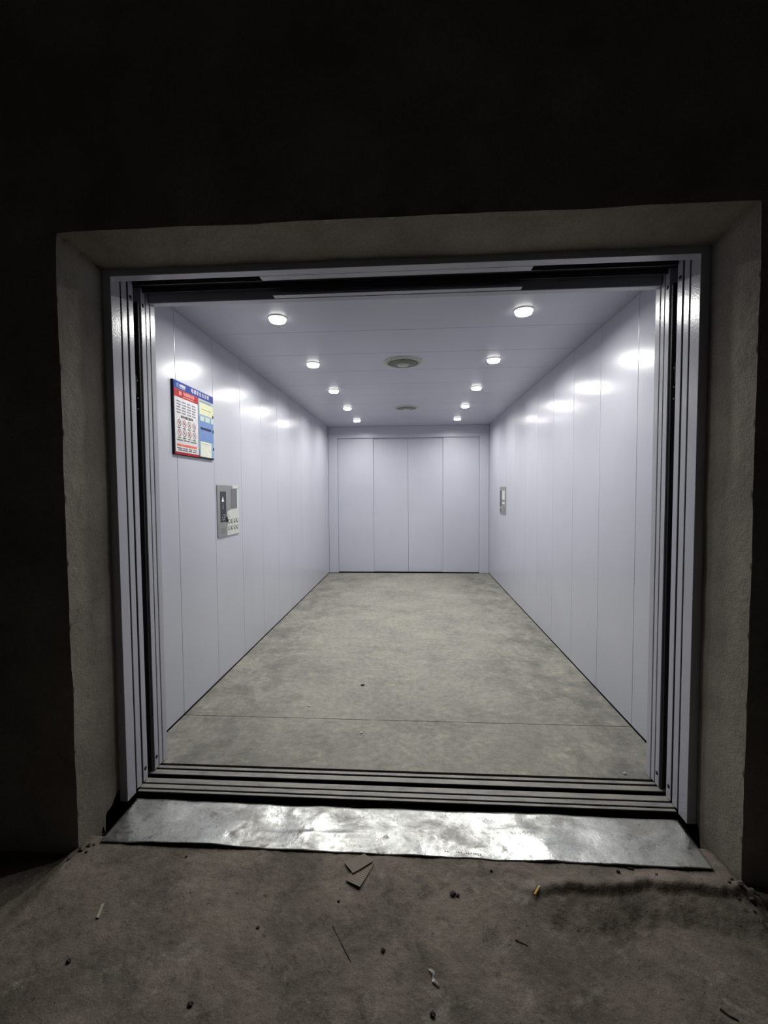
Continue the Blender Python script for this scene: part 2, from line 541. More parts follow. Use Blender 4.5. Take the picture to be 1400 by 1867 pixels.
# ------------------------------------------------------------------ lift car: floor
fl = struct(box('floor', -HW - 0.03, HW + 0.03, -0.335, D + 0.03, -0.06, -0.012, 'backing'), 'dusty steel plate floor of the lift car')
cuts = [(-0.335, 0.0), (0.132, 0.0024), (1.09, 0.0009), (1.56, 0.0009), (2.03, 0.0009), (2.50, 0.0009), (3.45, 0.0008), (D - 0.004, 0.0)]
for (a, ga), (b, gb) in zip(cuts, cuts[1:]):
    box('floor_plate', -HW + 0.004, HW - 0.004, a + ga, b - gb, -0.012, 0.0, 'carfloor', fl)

# ------------------------------------------------------------------ lift car: side walls of upright panels
edges_y = [YF] + [0.135 + PW * k for k in range(10)] + [D]
for s, nm in ((-1, 'wall_left'), (1, 'wall_right')):
    w = struct(box(nm, s * (HW + 0.026), s * (HW + 0.06), -0.33, D + 0.05, -0.05, H + 0.06, 'backing'),
               'left car wall of lavender-grey steel panels' if s < 0 else 'right car wall of lavender-grey steel panels')
    for a, b in zip(edges_y, edges_y[1:]):
        box('wall_panel', s * HW, s * (HW + 0.026), a + 0.0011, b - 0.0011, 0.007, H + 0.03, 'panel', w, 0.0022, 2)

# ------------------------------------------------------------------ lift car: ceiling panels
ce = struct(box('ceiling', -HW - 0.05, HW + 0.05, -0.33, D + 0.05, H + 0.02, H + 0.06, 'backing'), 'lavender-grey panelled ceiling of the lift car')
edges_c = [YF] + [0.080 + PW * k for k in range(10)] + [D]
for a, b in zip(edges_c, edges_c[1:]):
    box('ceiling_panel', -HW + 0.001, HW - 0.001, a + 0.0009, b - 0.0009, H, H + 0.02, 'ceil', ce, 0.0016, 1)

# ------------------------------------------------------------------ lift car: back wall and closed rear door
wb = struct(empty('wall_back', (0, D, 0)), 'back wall of the lift car around the closed rear door')
RX, RZ = 1.149, 2.206
for s in (-1, 1):
    box('side_post', s * RX, s * (HW - 0.0015), D, D + 0.04, 0.004, 2.268, 'door', wb, 0.0015)
box('header_panel', -HW + 0.0015, HW - 0.0015, D - 0.003, D + 0.04, 2.270, H - 0.001, 'door', wb, 0.0015)
box('header_lip', -RX, RX, D - 0.002, D + 0.04, RZ, 2.269, 'door', wb, 0.0015)
box('backing', -HW - 0.02, HW + 0.02, D + 0.08, D + 0.10, -0.05, H + 0.05, 'backing', wb)
d3 = struct(empty('door_3', (0, D + 0.03, 0)), 'closed four-leaf lavender-grey rear door of the lift car')
lw = [(-RX + 0.002, -0.566, D + 0.034), (-0.570, 0.0003, D + 0.056), (0.0028, 0.572, D + 0.056), (0.568, RX - 0.002, D + 0.034)]
for a, b, y in lw:
    ob = box('door_leaf', a, b, y, y + 0.016, 0.012, RZ + 0.03, 'door', d3, 0.0022, 2)

# ------------------------------------------------------------------ lift car: front return, header
wf = struct(empty('wall_front', (0, -0.31, 0)), 'front returns and header of the lift car')
for s in (-1, 1):
    box('front_return', s * OW, s * (HW + 0.06), -0.329, -0.290, 0.001, H + 0.05, 'jamb', wf, 0.003, 2)
box('header', -OW, OW, -0.342, -0.300, OH, H + 0.05, 'jamb', wf, 0.003, 2)
box('header_plate', -0.556, 0.556, -0.378, -0.347, OH + 0.001, OH + 0.012, 'jamb', wf, 0.001)

# ------------------------------------------------------------------ car door (open) and landing door (open)
def open_door(name, label, leaves, track_y, screw_y, slots):
    d = struct(empty(name, (0, (leaves[0][0] + leaves[0][1]) / 2, 0)), label)
    for s in (-1, 1):
        for y0, y1 in leaves:
            lf = box('door_leaf', s * (OW + 0.001), s * (OW + 0.58), y0, y1, 0.006, OH + 0.05, 'jamb', d, 0.0016, 2)
            if abs((y0 + y1) / 2 - screw_y) < 0.012:
                for z in (0.062, OH - 0.027):
                    b2 = bmesh.new()
                    mt = Matrix.Translation((s * (OW + 0.001), screw_y, z)) @ Matrix.Rotation(-s * math.pi / 2, 4, 'Y')
                    lathe(b2, [(0.0001, 0.0035), (0.006, 0.003), (0.0095, 0.0), (0.0095, -0.001)], 16, mt)
                    link('screw', b2, 'screwdark', lf, sm=True)
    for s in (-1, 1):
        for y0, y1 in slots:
            box('slot_shade_strip', s * (OW + 0.004), s * (OW + 0.03), y0, y1, 0.006, OH + 0.03, 'backing', d)  # black strip added to put shade into the slot between leaves
    box('track', -OW - 0.6, OW + 0.6, track_y[0], track_y[1], OH + 0.055, OH + 0.16, 'darksteel', d, 0.002)
    box('track_lip', -OW - 0.6, OW + 0.6, track_y[1] - 0.004, track_y[1], OH + 0.030, OH + 0.055, 'darksteel', d)
    return d
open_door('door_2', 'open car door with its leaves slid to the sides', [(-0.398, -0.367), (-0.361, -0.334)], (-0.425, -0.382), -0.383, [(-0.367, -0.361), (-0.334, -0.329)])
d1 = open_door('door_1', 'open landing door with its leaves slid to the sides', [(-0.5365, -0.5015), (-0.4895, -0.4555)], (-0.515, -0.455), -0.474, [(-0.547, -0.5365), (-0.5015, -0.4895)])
box('head_plate', -0.556, 0.556, -0.556, -0.519, OH + 0.001, OH + 0.012, 'jamb', d1, 0.001)
box('head_cover', -OW - 0.5, OW + 0.5, -0.575, -0.36, OH + 0.26, OH + 0.30, 'backing', d1)

# landing door frame
fr = tag(empty('door_frame', (0, -0.575, 0)), 'lavender-grey steel landing door frame set inside the concrete opening', 'door frame')
for s in (-1, 1):
    box('jamb', s * OW, s * (OW + 0.036), -0.606, -0.547, -0.004, OH + 0.028, 'jamb', fr, 0.002, 2)
box('head', -OW - 0.002, OW + 0.002, -0.606, -0.559, OH, OH + 0.030, 'jamb', fr, 0.002, 2)

# light curtains beside the car door
for s in (-1, 1):
    lc = tag(empty('light_curtain', (s * 1.232, -0.412, 0.012)),
             'black light curtain strip in the dark gap of the %s door side' % ('notice-board' if s < 0 else 'right-hand'), 'door sensor', 'door light curtains')
    box('strip', s * 1.169, s * 1.29, -0.4175, -0.4035, 0.012, 2.20, 'rubber', lc, 0.002)  # widened to black out the shaded door face in the gap
    box('junction_box', s * 1.179, s * 1.205, -0.436, -0.418, 1.782, 1.868, 'darksteel', lc, 0.002)
    for z in (1.847, 1.768, 1.718):
        b2 = bmesh.new()
        mt = Matrix.Translation((s * 1.1795, -0.4175, z)) @ Matrix.Rotation(math.pi / 2, 4, 'X')
        lathe(b2, [(0.0042, -0.001), (0.0042, 0.0012), (0.0025, 0.0028), (0.0001, 0.003)], 12, mt)
        link('screw', b2, 'screwlight', lc, sm=True)

# ------------------------------------------------------------------ sills
cs = tag(empty('door_sill', (0, -0.378, -0.03)), 'dusty grooved car sill nearest the lift floor', 'sill', 'grooved door sills')
for a, b in ((-0.371, -0.352), (-0.417, -0.384)):
    rb = box('rib', -OW - 0.62, OW + 0.62, a, b, -0.006, 0.0, 'sill', cs, 0.0010)
    box('rib_shade_web', -OW - 0.62, OW + 0.62, a + 0.001, b - 0.001, -0.048, -0.006, 'backing', rb)  # web coloured black to put shade into the groove
box('base', -OW - 0.62, OW + 0.62, -0.417, -0.337, -0.060, -0.048, 'backing', cs)  # groove bottom blackened for the same shade
ls = tag(empty('door_sill', (0, -0.495, -0.03)), 'dusty grooved landing sill behind the crumpled metal sheet', 'sill', 'grooved door sills')
for a, b in ((-0.480, -0.447), (-0.516, -0.490), (-0.541, -0.526)):
    xe = OW + 0.62 if b > -0.52 else OW - 0.002
    rb = box('rib', -xe, xe, a, b, -0.006, 0.0, 'sill', ls, 0.0010)
    box('rib_shade_web', -xe, xe, a + 0.001, b - 0.001, -0.048, -0.006, 'backing', rb)  # black web again stands in for groove shade
box('base', -OW + 0.002, OW - 0.002, -0.541, -0.447, -0.060, -0.048, 'backing', ls)
box('apron', -OW + 0.002, OW - 0.002, -0.544, -0.5415, -0.30, -0.002, 'backing', ls)

# ------------------------------------------------------------------ crumpled galvanised sheet bridging floor and sill
rng = random.Random(11)
dents = []
for cx, cy, r, a in ((-0.66, -0.70, 0.10, 0.006), (-0.47, -0.66, 0.10, -0.007), (-0.36, -0.73, 0.06, 0.006), (-0.22, -0.64, 0.05, -0.006), (-0.20, -0.72, 0.05, 0.005),
                     (0.10, -0.69, 0.10, 0.003), (0.34, -0.62, 0.06, 0.006), (0.40, -0.72, 0.07, -0.007), (0.50, -0.65, 0.05, 0.007), (0.58, -0.74, 0.06, 0.006),
                     (0.72, -0.68, 0.08, -0.005), (0.92, -0.70, 0.09, 0.003), (-0.90, -0.66, 0.14, 0.004), (-0.30, -0.60, 0.05, 0.005), (0.22, -0.60, 0.08, -0.004)):
    dents.append((cx, cy, r, a, rng.uniform(0.5, 1.0)))
for _ in range(34):
    dents.append((rng.uniform(-0.75, 0.75), rng.uniform(-0.77, -0.58), rng.uniform(0.012, 0.03), rng.uniform(-0.0032, 0.0032), 1.0))

def plate_z(x, y):
    v = (y + 0.786) / (0.786 - 0.559)
    z = lerp(-0.0345, -0.021, v)
    z += 0.0045 * noise.noise(Vector((x * 2.3, y * 5.0, 9.1))) + 0.0030 * noise.noise(Vector((x * 8.0, y * 9.0, 2.4)))
    for cx, cy, r, a, e in dents:
        q = ((x - cx) / r) ** 2 + ((y - cy) / (r * e)) ** 2
        if q < 8:
            z += a * math.exp(-q)
    # creases running across the width
    for yc, a, x0, x1 in ((-0.715, 0.0035, -0.62, -0.1), (-0.66, 0.003, 0.25, 0.7)):
        z += a * sstep(x0, x0 + 0.1, x) * sstep(x1, x1 - 0.1, x) * max(0, 1 - abs(y - yc - 0.02 * (x - x0)) / 0.02)
    z += 0.006 * sstep(-0.735, -0.79, y) * sstep(-0.55, -0.75, x) * sstep(-1.10, -0.95, x)   # lifted corner
    return z
bm = bmesh.new()
NX, NY = 300, 34
g = []
for j in range(NY + 1):
    v = j / NY
    row = []
    for i in range(NX + 1):
        u = i / NX
        x = lerp(lerp(-1.158, -1.152, v), lerp(1.150, 1.154, v), u)
        top = -0.5585 - 0.004 * math.sin(u * 9) - 0.006 * sstep(0.18, 0.4, u) * sstep(0.75, 0.5, u)
        bot = -0.786 + 0.0025 * noise.noise(Vector((x * 12, 0, 0)))
        y = lerp(bot, top, v)
        row.append(bm.verts.new((x, y, max(plate_z(x, y), floor_z(x, y) + 0.003 if y < -0.60 else -1))))
    g.append(row)
for j in range(NY):
    for i in range(NX):
        bm.faces.new((g[j][i], g[j][i + 1], g[j + 1][i + 1], g[j + 1][i]))
plate = tag(link('threshold_sheet', bm, 'galv', sm=True), 'crumpled shiny galvanised metal sheet lying across the lift threshold', 'metal sheet')
md = plate.modifiers.new('thickness', 'SOLIDIFY')
md.thickness = 0.0012
md.offset = -1

b2 = bmesh.new()
r_ = random.Random(5)
for k in range(15):
    x = 0.19 + k * 0.0085 + (0.012 if k > 7 else 0)
    y = -0.757 - 0.0006 * k + r_.uniform(-0.001, 0.001)
    h = r_.uniform(0.0025, 0.0055)
    z = plate_z(x, y) + 0.0002
    poly_prism(b2, [Vector((x, y - h, z)), Vector((x + 0.0016, y - h, z)), Vector((x + 0.0030, y + h, z)), Vector((x + 0.0014, y + h, z))], (0, 0, 1), 0.0006)
    poly_prism(b2, [Vector((x, y - h, z)), Vector((x + 0.006, y - h + 0.001, z)), Vector((x + 0.006, y - h + 0.0022, z)), Vector((x, y - h + 0.0014, z))], (0, 0, 1), 0.0006)
link('pen_scribble', b2, 'rubber', plate)

# ------------------------------------------------------------------ ten recessed downlights
lamp_xs = (-0.742, 0.728)
lamp_ys = [0.310 + 0.970 * k for k in range(5)]
ordn = ['nearest the door', 'second from the door', 'third from the door', 'fourth from the door', 'nearest the rear door']
def make_downlight(loc):
    x, y, z = loc
    t = empty('downlight', loc)
    mt = Matrix.Translation(loc)
    b2 = bmesh.new()
    lathe(b2, [(0.0500, -0.001), (0.0505, -0.005), (0.054, -0.006), (0.058, -0.004), (0.0595, 0.0)], 40, mt)
    link('trim_ring', b2, 'trimwhite', t, sm=True)
    b2 = bmesh.new()
    lathe(b2, [(0.0500, 0.0), (0.0508, -0.008), (0.0492, -0.017), (0.0460, -0.0225), (0.0440, -0.0235), (0.0425, -0.022), (0.0415, -0.0130)], 40, mt)
    link('glow_bezel', b2, 'lampglow', t, sm=True)  # glowing rim added to imitate round bloom and cut off grazing light
    b2 = bmesh.new()
    lathe(b2, [(0.0418, -0.0135), (0.0002, -0.0135)], 32, mt)
    for f in b2.faces:
        f.normal_flip()
    link('lamp_lens', b2, 'lamp', t, sm=True)
    ld = bpy.data.lights.new('lamp_light', 'AREA')
    ld.shape = 'DISK'
    ld.size = 0.080
    ld.energy = LAMP_WATTS
    ld.color = LAMP_COLOR
    lo = bpy.data.objects.new('lamp_light', ld)
    COL.objects.link(lo)
    lo.parent = t
    lo.location = (0, 0, -0.0150)
    return t
def copy_thing(root, loc):
    r = root.copy()
    COL.objects.link(r)
    r.location = loc
    for ch in root.children:
        c = ch.copy()
        COL.objects.link(c)
        c.parent = r
        for gch in ch.children:
            e = gch.copy()
            COL.objects.link(e)
            e.parent = c
    return r
dl0 = None
for i, x in enumerate(lamp_xs):
    for k, y in enumerate(lamp_ys):
        loc = (x, y, H)
        if dl0 is None:
            dl0 = make_downlight(loc)
            o = dl0
        else:
            o = copy_thing(dl0, loc)
        tag(o, 'round lit ceiling downlight in the %s row, %s' % (('left', 'right')[i], ordn[k]), 'downlight', 'downlights in the car ceiling')

# ------------------------------------------------------------------ two round ceiling fan vents
def make_vent(loc):
    t = empty('fan_vent', loc)
    mt = Matrix.Translation(loc)
    b2 = bmesh.new()
    lathe(b2, [(0.162, 0.0), (0.160, -0.006), (0.150, -0.009), (0.141, -0.006), (0.139, 0.0)], 56, mt)
    link('outer_ring', b2, 'venttrim', t, sm=True)
    b2 = bmesh.new()
    lathe(b2, [(0.139, -0.001), (0.136, -0.010), (0.128, -0.012), (0.126, -0.004)], 56, mt)
    link('inner_ring', b2, 'venttrim', t, sm=True)
    b2 = bmesh.new()
    lathe(b2, [(0.136, -0.0008), (0.0002, -0.0008)], 40, mt)
    for f in b2.faces:
        f.normal_flip()
    link('back_disc', b2, 'ventdark', t)
    # radial louvre blades
    spoke = None
    for k in range(72):
        a = 2 * math.pi * k / 72
        b2 = bmesh.new()
        if spoke is None:
            pts = [(0.043, -0.026), (0.128, -0.010), (0.128, -0.003), (0.043, -0.003)]
            base = [Vector((r, -0.0016, z)) for r, z in pts]
            poly_prism(b2, base, (0, 1, 0), 0.0032)
            me = bpy.data.meshes.new('louvre')
            b2.to_mesh(me)
            me.materials.append(M['vent'])
            spoke = me
        b2.free()
        ob = bpy.data.objects.new('louvre', spoke)
        COL.objects.link(ob)
        ob.parent = t
        ob.rotation_euler = (0, 0, a)
    b2 = bmesh.new()
    lathe(b2, [(0.046, -0.002), (0.046, -0.026), (0.040, -0.031), (0.0002, -0.034)], 32, mt)
    for f in b2.faces:
        f.normal_flip()
    link('hub', b2, 'venttrim', t, sm=True)
    for r in (0.07, 0.098):
        b2 = bmesh.new()
        zc = lerp(-0.026, -0.010, (r - 0.043) / 0.085)
        lathe(b2, [(r - 0.0022, zc), (r, zc - 0.003), (r + 0.0022, zc), (r, zc + 0.003), (r - 0.0022, zc)], 48, mt)
        link('guard_ring', b2, 'vent', t, sm=True)
    return t
v0 = make_vent((0.0, 1.30, H))
tag(v0, 'large round grey fan vent in the ceiling nearer the open door', 'fan vent', 'fan vents in the car ceiling')
v1 = copy_thing(v0, (0.0, 3.28, H))
tag(v1, 'round grey fan vent in the ceiling farther back, near the rear door', 'fan vent', 'fan vents in the car ceiling')

# ------------------------------------------------------------------ flat print helpers on the side walls
def wallpt(s, depth, y, z):
    return Vector((s * (HW - depth), y, z))

def sheet(name, s, d0, d1, y0, y1, z0, z1, mat, parent, bev=0.0):
    """thin plate on a side wall between depths d0 and d1 from the wall face"""
    return box(name, s * (HW - d0), s * (HW - d1), y0, y1, z0, z1, mat, parent, bev)

def text_mesh(name, s, body, size, y, z, depth, mat, parent, align='CENTER', space=1.0, weight=0.0):
    cu = bpy.data.curves.new(name, 'FONT')
    cu.body = body
    cu.size = size
    cu.align_x = align
    cu.align_y = 'CENTER'
    cu.space_character = space
    cu.extrude = 0.0003
    tmp = bpy.data.objects.new(name + '_tmp', cu)
    COL.objects.link(tmp)
    dg = bpy.context.evaluated_depsgraph_get()
    me = bpy.data.meshes.new_from_object(tmp.evaluated_get(dg))
    bpy.data.objects.remove(tmp)
    bpy.data.curves.remove(cu)
    b2 = bmesh.new()
    b2.from_mesh(me)
    bpy.data.meshes.remove(me)
    if not b2.verts:
        b2.free()
        return None
    if weight:
        src = b2.faces[:] + b2.edges[:] + b2.verts[:]
        for ox, oy in ((weight, 0.0), (0.0, weight), (weight, weight)):
            dup = bmesh.ops.duplicate(b2, geom=src)['geom']
            bmesh.ops.translate(b2, verts=[g_ for g_ in dup if isinstance(g_, bmesh.types.BMVert)], vec=(ox, oy, ox * 0.1 + oy * 0.05))
    for v in b2.verts:
        lx, ly, lz = v.co
        v.co = wallpt(s, depth + lz, y - s * lx, z + ly)
    bmesh.ops.recalc_face_normals(b2, faces=b2.faces[:])
    return link(name, b2, mat, parent)

def dashes(name, s, rows, depth, mat, parent, seed=1):
    """rows: (y0, y1, z centre, height, words) - blocks of illegible small print"""
    r = random.Random(seed)
    b2 = bmesh.new()
    for y0, y1, zc, h, cw in rows:
        y = y0
        while y < y1:
            w = cw * r.uniform(0.75, 1.05)
            if y + w > y1:
                break
            hh = h * r.uniform(0.8, 1.0)
            add_box(b2, *sorted((s * (HW - depth), s * (HW - depth - 0.0004))), y, y + w, zc - hh / 2, zc + hh / 2)
            y += w + cw * r.uniform(0.12, 0.3)
    return link(name, b2, mat, parent)

# ------------------------------------------------------------------ safety notice board on the left wall
BX = 0.013       # front of the board above the wall face
nb = tag(empty('notice_board', (-HW + 0.01, 0.338, 1.556)), 'blue and red lift safety notice board on the left wall', 'notice board')
S = -1
sheet('board', S, 0.001, BX, 0.082, 0.592, 1.556, 1.984, 'navy', nb, 0.001)
dp = BX
title = sheet('title_band', S, dp, dp + 0.0015, 0.086, 0.591, 1.938, 1.983, 'blue', nb)
text_mesh('lettering', S, '电梯安全公示牌', 0.0290, 0.406, 1.9595, dp + 0.002, 'white', title, space=1.42, weight=0.0011)
dashes('company_name', S, [(0.152, 0.224, 1.962, 0.017, 0.0135), (0.152, 0.224, 1.9475, 0.004, 0.006)], dp + 0.0016, 'white', title, 3)
b2 = bmesh.new()
for (a, b_, c, d_) in ((0.113, 0.1155, 1.949, 1.974), (0.141, 0.1435, 1.949, 1.974), (0.113, 0.1435, 1.9465, 1.949), (0.122, 0.134, 1.953, 1.971)):
    add_box(b2, -HW + dp + 0.0015, -HW + dp + 0.0022, a, b_, c, d_)
link('emblem', b2, 'skyblue', title)
left = sheet('rules_panel', S, dp, dp + 0.0012, 0.092, 0.372, 1.573, 1.937, 'white', nb)
redb = sheet('red_band', S, dp + 0.0012, dp + 0.002, 0.088, 0.376, 1.892, 1.936, 'red', nb)
text_mesh('lettering', S, '电梯乘客须知', 0.0215, 0.258, 1.9185, dp + 0.0024, 'inkrose', redb, space=1.08, weight=0.0005)
dashes('subline', S, [(0.19, 0.326, 1.9015, 0.004, 0.007)], dp + 0.0021, 'inkrose', redb, 5)
b2 = bmesh.new()
for q in range(3):
    add_box(b2, -HW + dp + 0.002, -HW + dp + 0.0026, 0.144 + q * 0.010, 0.150 + q * 0.010, 1.905, 1.927)
link('emblem', b2, 'inkrose', redb)
sheet('red_strip', S, dp, dp + 0.0014, 0.083, 0.372, 1.559, 1.572, 'red', nb)
rows = []
for r_ in range(5):
    for c_ in range(4):
        y0 = 0.114 + c_ * 0.0605
        rows.append((y0, y0 + 0.048, 1.868 - r_ * 0.0163, 0.0085, 0.0085))
dashes('small_print', S, rows, dp + 0.0013, 'inkgrey', left, 9)
text_mesh('subtitle', S, '乘坐电梯注意事项', 0.0175, 0.232, 1.780, dp + 0.0016, 'inkdark', left, space=1.06, weight=0.0004)
# eight prohibition roundels
for r_ in range(2):
    for c_ in range(4):
        yc, zc = 0.140 + c_ * 0.0592, 1.744 - r_ * 0.058
        b2 = bmesh.new()
        mt = Matrix.Translation((-HW + dp + 0.0013, yc, zc)) @ Matrix.Rotation(math.pi / 2, 4, 'Y')
        lathe(b2, [(0.0205, 0.0), (0.0205, 0.0006), (0.0172, 0.0006), (0.0172, 0.0)], 28, mt)
        a = math.radians(-48)
        dv, pv = Vector((0, math.cos(a), math.sin(a))), Vector((0, -math.sin(a), math.cos(a)))
        cc = Vector((-HW + dp + 0.0013, yc, zc))
        poly_prism(b2, [cc - dv * 0.0175 - pv * 0.0014, cc + dv * 0.0175 - pv * 0.0014, cc + dv * 0.0175 + pv * 0.0014, cc - dv * 0.0175 + pv * 0.0014], (1, 0, 0), 0.0006)
        ob = link('prohibition_roundel', b2, 'inkbrown', nb)
        # dark figure inside each roundel
        b2 = bmesh.new()
        rr = random.Random(40 + r_ * 4 + c_)
        pts = []
        for q in range(9):
            an = 2 * math.pi * q / 9
            rad = 0.0125 * rr.uniform(0.35, 1.0)
            pts.append(Vector((-HW + dp + 0.0012, yc + rad * 0.6 * math.cos(an), zc + rad * math.sin(an))))
        poly_prism(b2, pts, (1, 0, 0), 0.0005)
        link('figure', b2, 'inkbrown' if (r_ + c_) % 2 else 'inkdark', ob)
cap = []
for r_ in range(2):
    for c_ in range(4):
        y0 = 0.121 + c_ * 0.0592
        cap.append((y0, y0 + 0.038, 1.715 - r_ * 0.058, 0.0075, 0.0075))
cap += [(0.110, 0.175, 1.6435, 0.008, 0.0085), (0.187, 0.262, 1.6435, 0.008, 0.0085), (0.272, 0.348, 1.6435, 0.008, 0.0085)]
dashes('captions', S, cap, dp + 0.0013, 'inkgreen', left, 13)
dashes('red_line', S, [(0.108, 0.350, 1.6135, 0.0155, 0.0095)], dp + 0.0013, 'inkred', left, 14)
dashes('footer_print', S, [(0.109, 0.165, 1.5955, 0.006, 0.007), (0.176, 0.235, 1.5955, 0.006, 0.007), (0.247, 0.292, 1.5955, 0.006, 0.007), (0.302, 0.345, 1.5955, 0.006, 0.007),
                           (0.125, 0.235, 1.5845, 0.006, 0.007), (0.25, 0.285, 1.5845, 0.006, 0.007), (0.295, 0.335, 1.5845, 0.006, 0.007)], dp + 0.0013, 'inkdark', left, 15)
right = sheet('record_panel', S, dp, dp + 0.0012, 0.379, 0.590, 1.566, 1.937, 'skyblue', nb)
sheet('blue_field', S, dp + 0.0012, dp + 0.0016, 0.384, 0.584, 1.667, 1.822, 'paleblue', right)
sheet('pale_strip', S, dp + 0.0012, dp + 0.0016, 0.384, 0.588, 1.915, 1.936, 'palegreen', right)
dashes('strip_print', S, [(0.40, 0.56, 1.922, 0.006, 0.008)], dp + 0.0017, 'inkgrey', right, 21)
cm = sheet('cream_certificate', S, dp + 0.0012, dp + 0.002, 0.392, 0.588, 1.838, 1.913, 'cream', nb)
sheet('certificate_line', S, dp + 0.002, dp + 0.0023, 0.415, 0.56, 1.8725, 1.8750, 'inkgreen', cm)
for a, b_, zt in ((0.399, 0.455, 1.826), (0.470, 0.532, 1.828), (0.552, 0.583, 1.832)):
    sheet('pale_card', S, dp + 0.0016, dp + 0.0024, a, b_, 1.797, zt, 'card', nb)
sheet('dark_bar', S, dp + 0.0016, dp + 0.0026, 0.404, 0.552, 1.742, 1.756, 'inknavy', nb)
ps = sheet('white_form', S, dp + 0.0012, dp + 0.0022, 0.398, 0.549, 1.566, 1.664, 'paper', nb)
dashes('form_print', S, [(0.41, 0.538, 1.651, 0.004, 0.007), (0.41, 0.53, 1.6395, 0.002, 0.012)], dp + 0.0023, 'palegreen', ps, 23)
for z in (1.846 - 0.0, 1.746, 1.628):
    b2 = bmesh.new()
    add_box(b2, -HW + dp + 0.001, -HW + dp + 0.006, 0.574, 0.583, z - 0.009, z + 0.009, 0.0015)
    link('clip', b2, 'inkdark', nb)

# ------------------------------------------------------------------ control panels
def cop_common(s, yl, sign, name, label):
    """yl: y of the panel's left edge as the viewer sees it, sign: +1 when y grows to the viewer's right"""
    Y = lambda u: yl + sign * u
    t = tag(empty(name, (s * (HW - 0.004), Y(0.192), 1.013)), label, 'control panel')
    def sh(nm, d0, d1, u0, u1, z0, z1, mat, par=t, bev=0.0):
        return sheet(nm, s, d0, d1, min(Y(u0), Y(u1)), max(Y(u0), Y(u1)), z0, z1, mat, par, bev)
    sh('faceplate', 0.0005, 0.007, 0.0, 0.383, 1.013, 1.387, 'stainless', t, 0.0012)
    return t, sh, Y
cl, sh, Y = cop_common(-1, 0.642, 1, 'control_panel', 'stainless control panel below the notice board, protective film half peeled off')
scr = sh('display', 0.007, 0.0085, 0.045, 0.141, 1.120, 1.341, 'screen', cl)
b2 = bmesh.new()
poly_prism(b2, [Vector((-HW + 0.0085, y, z)) for y, z in ((0.707, 1.267), (0.747, 1.267), (0.727, 1.306))], (1, 0, 0), 0.0005)
link('arrow', b2, 'screenwhite', scr)
b2 = bmesh.new()
for z, h, w in ((1.2505, 0.010, 0.012), (1.236, 0.010, 0.014), (1.2215, 0.010, 0.016)):
    add_box(b2, -HW + 0.0085, -HW + 0.009, 0.727 - w / 2, 0.727 + w / 2, z - h / 2, z + h / 2)
link('display_text', b2, 'screendim', scr)
b2 = bmesh.new()
for y0, y1, z0, z1 in ((0.730, 0.772, 1.166, 1.173), (0.712, 0.722, 1.149, 1.157), (0.742, 0.762, 1.149, 1.158), (0.712, 0.752, 1.134, 1.140)):
    add_box(b2, -HW + 0.0085, -HW + 0.009, y0, y1, z0, z1)
link('display_marks', b2, 'screendim', scr)
sh('dark_plate', 0.007, 0.0082, 0.238, 0.342, 1.211, 1.361, 'stainless_dark', cl)
sh('white_label', 0.007, 0.0078, 0.262, 0.373, 1.365, 1.386, 'film', cl)
b2 = bmesh.new()
poly_prism(b2, [Vector((-HW + 0.007, y, z)) for y, z in ((0.796, 1.016), (1.022, 1.016), (1.022, 1.36), (0.990, 1.36), (0.985, 1.209), (0.930, 1.210), (0.862, 1.206), (0.822, 1.194), (0.797, 1.190), (0.803, 1.160), (0.815, 1.135), (0.802, 1.10))], (1, 0, 0), 0.0008)
link('protective_film', b2, 'film', cl)
b2 = bmesh.new()
poly_prism(b2, [Vector((-HW + 0.0078, y, z)) for y, z in ((0.781, 1.119), (0.800, 1.112), (0.817, 1.128), (0.803, 1.148), (0.783, 1.158))], (1, 0, 0), 0.0015)
link('film_flap', b2, 'rubber', cl)
b2 = bmesh.new()
poly_prism(b2, [Vector((-HW + 0.0078, y, z)) for y, z in ((0.826, 1.188), (0.840, 1.192), (0.858, 1.158), (0.848, 1.150), (0.834, 1.158))], (1, 0, 0), 0.002)
link('glare_patch', b2, 'paper', cl)  # pale patch painting a spot of glare on the panel
def push_button(s, y, z, depth, par, r=0.016):
    mt = Matrix.Translation((s * (HW - depth), y, z)) @ Matrix.Rotation(-s * math.pi / 2, 4, 'Y')
    b2 = bmesh.new()
    lathe(b2, [(r, 0.0), (r, 0.003), (r * 0.8, 0.0035), (r * 0.78, 0.001)], 24, mt)
    ring = link('button', b2, 'buttonring', par, sm=True)
    b2 = bmesh.new()
    lathe(b2, [(r * 0.74, 0.0), (r * 0.74, 0.0022), (r * 0.6, 0.003), (0.0002, 0.003)], 24, mt)
    link('button_cap', b2, 'button', ring, sm=True)
for z in (1.119, 1.070):
    for y in (0.834, 0.881, 0.933, 0.984):
        push_button(-1, y, z, 0.0078, cl)
for q in range(6):
    sh('speaker_slit', 0.007, 0.0074, 0.045, 0.130, 1.074 - q * 0.0075, 1.0765 - q * 0.0075, 'buttonring', cl)

cr, sh, Y = cop_common(1, 3.926, -1, 'control_panel', 'stainless control panel on the right wall near the rear door')
sh('display', 0.007, 0.0085, 0.018, 0.122, 1.121, 1.339, 'screen', cr)
sh('small_display', 0.007, 0.0085, 0.020, 0.124, 1.048, 1.086, 'screen', cr)
sh('notice_plate', 0.007, 0.0082, 0.170, 0.338, 1.212, 1.336, 'film', cr)
sh('white_label', 0.007, 0.0084, 0.172, 0.340, 1.156, 1.181, 'white', cr)
for z in (1.117, 1.064):
    for u in (0.190, 0.235, 0.280, 0.325):
        push_button(1, Y(u), z, 0.007, cr, 0.0165)

